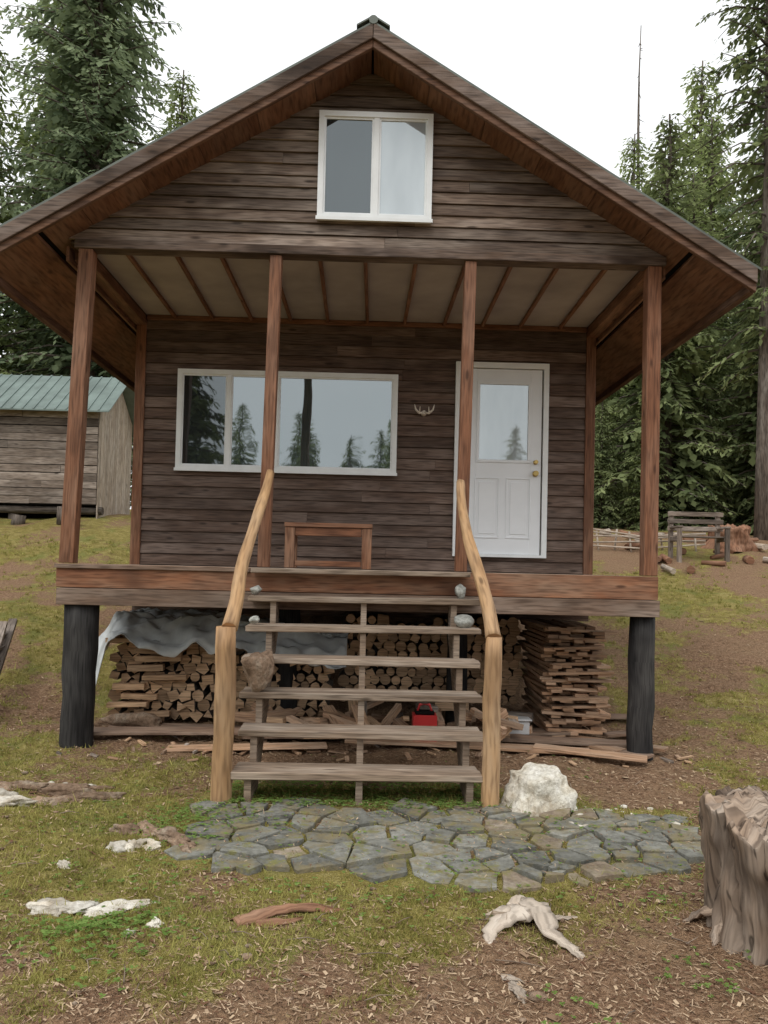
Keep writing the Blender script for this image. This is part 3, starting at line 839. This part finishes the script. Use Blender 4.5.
rootpiece('driftwood_root',(.78,-2.93),[
 ([(-.02,.03,.03),(-.09,-.03,.03),(-.17,-.12,.01),(-.20,-.2,-.01)],.065),
 ([(.05,.07,.03),(.07,.0,.04),(.07,-.13,.03),(.13,-.25,.01),(.19,-.34,-.01)],.055),
 ([(-.04,.06,.02),(.0,.12,.03),(.05,.15,.01)],.04),
 ([(.06,.04,.03),(.13,.01,.02),(.23,.04,.0)],.03),
 ([(-.12,-.04,.03),(-.04,.05,.04)],.06)],M_root)
rootpiece('driftwood_root',(.62,-3.4),[([(0,0,.0),(.03,-.1,.01),(.02,-.22,0)],.03),([(0,-.02,0),(.07,-.0,.0)],.022)],M_pale)
rootpiece('rotten_log',(-.26,-2.98),[([(-.2,-.14,-.01),(-.06,-.02,.01),(.10,.07,.01),(.26,.1,-.01)],.05),([(-.12,-.13,.0),(.06,-.02,.01)],.03)],M_red)
def stump(name,c,R,H,mat,seed,roots=5,rflare=.55,lean=0):
    random.seed(seed); mb=MB(); n=140; rings=36; sd=U(0,50)
    def nz(th_,f,z=0): return noise.noise(Vector((math.cos(th_)*f+sd,math.sin(th_)*f,z)))
    tops=[]
    for j in range(n):
        a=2*math.pi*j/n
        st=round(nz(a,2.6,5)*5)/5
        tops.append(H*(.86+.14*nz(a,1.2)+.20*st+.07*nz(a,9,7)))
    def rad(j,t):
        th_=2*math.pi*j/n
        fl=(1-t)**2.4*rflare*(.4+.9*max(0,math.sin(roots*th_+sd)+.2*math.sin(3*th_)))
        crk=-.20*max(0,1-abs(nz(th_,2.0,t*.35))*14)-.06*max(0,1-abs(nz(th_,6,t*.8+4))*9)
        rib=.20*nz(th_,1.5,t*1.5)+.05*nz(th_,8,t*3)+.03*nz(th_,26,t*9)+.06*noise.noise(Vector((math.cos(th_)*2,math.sin(th_)*2+sd,t*5)))
        return R*(1+fl+rib+crk+.08*t)
    for k in range(rings):
        t=k/(rings-1)
        for j in range(n):
            a=2*math.pi*j/n; r=rad(j,t)
            mb.v.append((r*math.cos(a)-lean*t,r*math.sin(a),-.1+(tops[j]+.1)*t))
    caps=16
    for k in range(1,caps):
        t=k/caps
        for j in range(n):
            a=2*math.pi*j/n; r=rad(j,1)*(1-t)
            x,y=r*math.cos(a),r*math.sin(a)
            tt=min(1,t*2.5)
            z=tops[j]*(1-tt)+H*.88*tt+.12*noise.noise(Vector((x*6+sd,y*6,2)))*tt+.06*noise.noise(Vector((x*24+sd,y*24,2)))+.03*noise.noise(Vector((x*60,y*60,2)))
            mb.v.append((x-lean,y,z))
    mb.v.append((-lean,0,H*.86))
    tot=rings+caps-1
    for k in range(tot-1):
        for j in range(n):
            j2=(j+1)%n
            mb.face([k*n+j,k*n+j2,(k+1)*n+j2,(k+1)*n+j],[(k*.022,j*.015),(k*.022,(j+1)*.015),((k+1)*.022,(j+1)*.015),((k+1)*.022,j*.015)],.4 if k<rings-1 else 1.0,0,True)  # broken top coloured lighter than the sides, painting in light from above
    for j in range(n):
        mb.face([(tot-1)*n+j,(tot-1)*n+(j+1)%n,tot*n],[(0,0),(.02,0),(.01,.02)],.9,0,True)
    o=mb.obj(name,[mat]); o.location=(c[0],c[1],th(c[0],c[1])-.02); return o
stump('tree_stump',(1.88,-3.15),.32,.62,M_stump,6,rflare=.18,lean=.06)
stump('tree_stump',(8.0,10.6),.42,.5,M_red,9)
rootpiece('stump_root',(1.52,-3.0),[([(.12,-.1,.10),(.02,-.04,.06),(-.05,-.0,.0)],.06),([(.1,-.15,.12),(.03,-.16,.05),(-.02,-.2,-.01)],.045)],M_stump)

# ------------------------------------------------------------------ ground cover
random.seed(66)
def scatter(name,count,gen,mat):
    V=[];F=[];Rn=[]
    for n in range(count):
        res=gen()
        if res is None: continue
        for tri,r in res:
            b_=len(V); V.extend(tri); F.append(tuple(range(b_,b_+len(tri)))); Rn.append(r)
    me=bpy.data.meshes.new(name); me.from_pydata(V,[],F); me.materials.append(mat)
    a=me.attributes.new('rnd','FLOAT','FACE'); a.data.foreach_set('value',Rn)
    o=bpy.data.objects.new(name,me); col.objects.link(o); return o
def spot(ymax=3.5):
    d=2.3*(( (6.4+ymax)/2.3)**R_()); y=-6.4+d; x=.05+U(-.55,.55)*d
    return x,y,d
def blocked(x,y): return (abs(x)<2.5 and y>.15) or inpatio(x,y) and R_()<.9
def grass():
    x,y,d=spot(9)
    if blocked(x,y): return None
    m=moss(x,y)+U(-.22,.17)
    if m<.42: return None
    z=th(x,y); out=[]; base=U(0,.45)+.5*max(0,min(1,.5+fb(x,y,2,2,9)))
    for _ in range(6):
        a=U(0,6.28); h=U(.006,.022)*(1+.12*d)*(2.2 if R_()<.04 else 1); w=U(.001,.0024)*(1+.25*d); ox,oy=U(-.025,.025),U(-.025,.025); lx,ly=U(-.8,.8)*h,U(-.8,.8)*h
        p=(x+ox,y+oy,z-.003)
        out.append(([(p[0]-w*math.cos(a),p[1]-w*math.sin(a),p[2]),(p[0]+w*math.cos(a),p[1]+w*math.sin(a),p[2]),(p[0]+lx,p[1]+ly,p[2]+h)],min(1,base+U(0,.3))))
    return out
scatter('grass',34000,grass,M_grass)
def litter():
    x,y,d=spot(5)
    ip=inpatio(x,y)
    if ip and R_()<.6: return None
    if moss(x,y)+U(-.3,.3)>.62 and R_()<.6: return None
    z=th(x,y)+(.032 if ip else .004); a=U(0,6.28); l=U(.004,.014)*(1+.1*d)*(2.4 if R_()<.03 else 1); w=U(.0006,.0015)*(1+.25*d)
    if ip: l*=.7; w*=.7
    c,s=math.cos(a),math.sin(a); dz=U(0,.010)
    if R_()<.15: w=l*U(.25,.45); l*=.55
    return [([(x-c*l-s*w,y-s*l+c*w,z),(x-c*l+s*w,y-s*l-c*w,z+.002),(x+c*l+s*w,y+s*l-c*w,z+dz),(x+c*l-s*w,y+s*l+c*w,z+dz)],R_()**1.5)]
scatter('needle_litter',42000,litter,M_litter)
def clover():
    k=R_()
    if k<.34: x,y=U(-.85,.9),U(-1.5,-.85)
    elif k<.39: x,y=-1.0+random.gauss(0,.13),-3.2+random.gauss(0,.10)
    elif k<.46: x,y=-.95+random.gauss(0,.2),-1.75+random.gauss(0,.2)
    elif k<.60:
        x,y=U(-1.1,1.95),U(-2.85,-1.35)
        if inpatio(x,y) and fb(x,y,3,2,1)<.10: return None
    else:
        x,y,d=spot(1)
        if blocked(x,y) or fb(x,y,1.6,3,7)<.12: return None
    z=th(x,y)+(.01 if inpatio(x,y) else 0); out=[]; h=U(.008,.035); base=U(.1,.6)
    for q in range(3):
        a=q*2.1+U(0,1); r=U(.004,.010); cx,cy=x+math.cos(a)*r,y+math.sin(a)*r
        t=U(-.4,.4)*r
        out.append(([(cx-r,cy,z+h-t),(cx,cy-r,z+h),(cx+r,cy,z+h+t),(cx,cy+r,z+h)],min(1,base+U(0,.4))))
    return out
scatter('clover',6000,clover,M_clover)
mb=MB(); random.seed(3)
for i in range(260):
    x,y,d=spot(2)
    if abs(x)<2.5 and y>.1: continue
    s=U(.005,.016)*(2.0 if R_()<.06 else 1); mb.rock((x,y,th(x,y)+s*.3),(s*U(.8,1.6),s,s*.6),1,.4)
mb.obj('pebbles',[M_brock])
mb=MB()
for i in range(150):
    x,y,d=spot(2)
    if abs(x)<2.5 and y>.1 or inpatio(x,y): continue
    a=U(0,6.28);l=U(.03,.16); z=th(x,y)+.006
    mb.tube([(x,y,z),(x+math.cos(a)*l*.5+U(-.01,.01),y+math.sin(a)*l*.5,z+U(.002,.015)),(x+math.cos(a)*l,y+math.sin(a)*l,z)],[.003,.0024,.0012],4,0)
mb.obj('twigs',[M_tread])

# ------------------------------------------------------------------ shed on the left
random.seed(44)
shed=empty('wooden_shed',(-9,12,2.5))
SX0,SX1,SY0,SY1=-12.6,-5.85,10.6,12.9; SB=2.75; SE=4.95
mb=MB(); z=SB
while z<SE:
    z1=min(z+.17,SE); x=SX0
    while x<SX1:
        x2=min(x+U(2,4.5),SX1)
        j=U(0,.014); dz=U(-.008,.008); mb.b2(x+.003,x2-.003,SY0-.025-j,SY0,z+.011+dz,z1-.005)
        x=x2
    z=z1
mb.obj('shed_front_boards',[M_gray],shed)
mb=MB(); y=SY0
RY=(SY0+SY1)/2; RZ=5.78
while y<SY1:
    y1=min(y+U(.12,.19),SY1); zz=lambda q: SE+(RZ-SE)*(1-abs(q-RY)/(RY-SY0))-.03
    bz=SB-.35+U(-.08,.05)
    mb.hexa([(SX1,y+.004,bz),(SX1+.025,y+.004,bz),(SX1,y1-.004,bz),(SX1+.025,y1-.004,bz),(SX1,y+.004,zz(y)),(SX1+.025,y+.004,zz(y)),(SX1,y1-.004,zz(y1)),(SX1+.025,y1-.004,zz(y1))],None,2,0)
    y=y1
mb.obj('shed_end_boards',[M_pale],shed)
mb=MB()
mb.b2(SX0,SX1-.003,SY0+.002,SY1,SB-.02,SE,mat=1)
mb.prism([(SY0+.01,SE),(SY1-.01,SE),(RY,RZ-.06)],0,SX0,SX1-.004,mat=1)
mb.b2(SX0,SX1-.1,SY0+.5,SY1-.1,1.8,SB-.03,mat=1)  # black block added as painted shade under the shed floor
mb.obj('shed_core',[M_gray,M_black],shed)
mb=MB()
for s in (-1,1):
    def slabp(u0,u1,v0,v1,x0,x1):
        sl=(RZ-SE)/(RY-SY0); c=[]
        for i in range(8):
            u=u1 if i&2 else u0; x=x1 if i&1 else x0; v=v1 if i&4 else v0
            c.append((x,RY+s*u,RZ-sl*u+v))
        if s<0: c=[c[2],c[3],c[0],c[1],c[6],c[7],c[4],c[5]]
        mb.hexa(c,None,0,0)
    slabp(.002,RY-SY0+.32,.0,.03,SX0-.3,SX1+.32)
    x=SX0-.3
    while x<SX1+.32:
        slabp(.01,RY-SY0+.325,.031,.055,x,x+.03); x+=.23
mb.obj('shed_roof',[simple('green_metal',(.16,.205,.185),.5,.4,.25,2,.1)],shed)
mb=MB()
for x in np.arange(SX0+.3,SX1,1.15):
    mb.tube([(x,SY0+.25,2.0),(x,SY0+.25,SB-.03)],.14,10,0)
mb.tube([(SX0,SY0+.12,SB-.12),(SX1+.1,SY0+.12,SB-.12)],.09,10,0)
mb.obj('shed_skids',[M_bark],shed)
mb=MB()
for i,(x,y,h,r) in enumerate(((-6.3,10.0,.32,.15),(-6.0,9.7,.26,.12),(-7.3,10.1,.2,.14),(-8.6,10.0,.25,.13))):
    mb.tube([(x,y,th(x,y)-.05),(x+U(-.03,.03),y,th(x,y)+h)],r,12,1,0,lump=.2)
mb.obj('log_rounds',[M_end,M_bark])
mb=MB()
for dx in (0,.45):
    mb.beam((-4.15+dx*.2,3.0-dx,th(-4.2,3)+.45),(-3.45+dx*.3,.9-dx,th(-3.6,.9)+.12),.09,.05)
for i in range(5):
    t=i/5+.1; mb.beam((-4.15+.7*t,3.0-2.1*t,.74-.55*t),(-4.06+.75*t,2.55-2.1*t,.72-.55*t),.06,.03)
mb.obj('wooden_ladder',[M_gray],None,.003)

# ------------------------------------------------------------------ bench and stick fence on the right
random.seed(19)
bz=th(7.05,9.3)
pb=empty('garden_bench',(6.9,9.3,bz)); mb=MB()
bx0,bx1=6.25,7.3; by=9.3
for x in (bx0,bx1-.08):
    mb.b2(x,x+.08,by-.25,by-.17,bz-.1,bz+.62); mb.b2(x,x+.08,by+.2,by+.28,bz-.1,bz+.98)
    mb.b2(x+.002,x+.078,by-.168,by+.198,bz+.36,bz+.43)
    mb.b2(x-.01,x+.09,by-.27,by+.198,bz+.622,bz+.66)
for k in range(4): mb.b2(bx0+.01,bx1-.01,by-.165+k*.09,by-.085+k*.09,bz+.432,bz+.46)
for k in range(3): mb.b2(bx0-.05,bx1+.05,by+.17,by+.198,bz+.58+k*.15,bz+.67+k*.15)
mb.obj('bench_boards',[M_gray],pb,.004)
mb=MB()
for i in range(7):
    x=5.0+i*.35; y=10.2+U(-.1,.1); z=th(x,y)
    mb.tube([(x,y,z-.1),(x+U(-.08,.08),y,z+U(.3,.5))],.022,6,0)
for k in range(5):
    mb.tube([(4.6,10.2,th(4.6,10.2)+.1+.09*k+U(-.05,.05)),(5.9,10.15,th(5.9,10.2)+.12+.06*k+U(-.08,.08)),(7.3,10.2,th(7.3,10.2)+.1+.08*k+U(-.1,.1))],.02,6,0)
mb.obj('stick_fence',[M_pale])
mb=MB()
for i in range(30):
    x=U(5.4,10);y=U(7.5,12.5);a=U(0,3.1);l=U(.2,.8); z=th(x,y)+.03
    mb.tube([(x-math.cos(a)*l/2,y-math.sin(a)*l/2,z),(x+math.cos(a)*l/2,y+math.sin(a)*l/2,z+U(0,.1))],U(.03,.08),7,random.choice((0,0,0,1)),lump=.4)
mb.obj('fallen_wood',[M_red,M_pale])

# ------------------------------------------------------------------ sky, sun, camera
w=bpy.data.worlds.new('World'); scene.world=w; w.use_nodes=True; nt=w.node_tree; nt.nodes.clear()
out=nt.nodes.new('ShaderNodeOutputWorld'); bg=nt.nodes.new('ShaderNodeBackground')
sky=nt.nodes.new('ShaderNodeTexSky'); sky.sky_type='NISHITA'; sky.sun_disc=False
sky.sun_elevation=math.radians(52); sky.sun_rotation=math.radians(205)
hs=nt.nodes.new('ShaderNodeHueSaturation'); hs.inputs['Saturation'].default_value=.1; hs.inputs['Value'].default_value=1.0
L(nt,sky.outputs[0],hs.inputs['Color'])
tc=nt.nodes.new('ShaderNodeTexCoord').outputs['Generated']
cl=noise_(nt,mapping(nt,tc,(1,1,2.5)),1.6,3,.55)
cloud=ramp(nt,cl,[(.25,(.84,.868,.89)),(.75,(.975,.985,.995))])
sc=nt.nodes.new('ShaderNodeVectorMath'); sc.operation='SCALE'; sc.inputs['Scale'].default_value=9.0
L(nt,cloud,sc.inputs[0])
mxo=mixc(nt,.93,hs.outputs[0],sc.outputs[0])
L(nt,mxo,bg.inputs[0]); bg.inputs['Strength'].default_value=.15
L(nt,bg.outputs[0],out.inputs[0])
sd=bpy.data.lights.new('sun','SUN'); sd.energy=1.4; sd.angle=math.radians(30); sd.color=(1,.97,.93)
so=bpy.data.objects.new('sun',sd); col.objects.link(so)
el=math.radians(52); azm=math.radians(205)
dirv=Vector((math.sin(azm)*math.cos(el),math.cos(azm)*math.cos(el),math.sin(el)))
so.rotation_euler=dirv.to_track_quat('Z','Y').to_euler()
cam=bpy.data.cameras.new('camera'); co=bpy.data.objects.new('camera',cam); col.objects.link(co)
cam.sensor_fit='VERTICAL'; cam.sensor_height=36; cam.lens=780/1024*36; cam.shift_y=.037; cam.clip_end=2000; cam.clip_start=.05
co.location=(.05,-6.4,1.51)
Rm=Matrix.Rotation(math.radians(-1.2),3,'Z')@Matrix.Rotation(math.radians(91.4),3,'X')@Matrix.Rotation(math.radians(1.3),3,'Z')
co.rotation_euler=Rm.to_euler()
scene.camera=co
scene.view_settings.view_transform='Standard'; scene.view_settings.look='None'; scene.view_settings.exposure=0
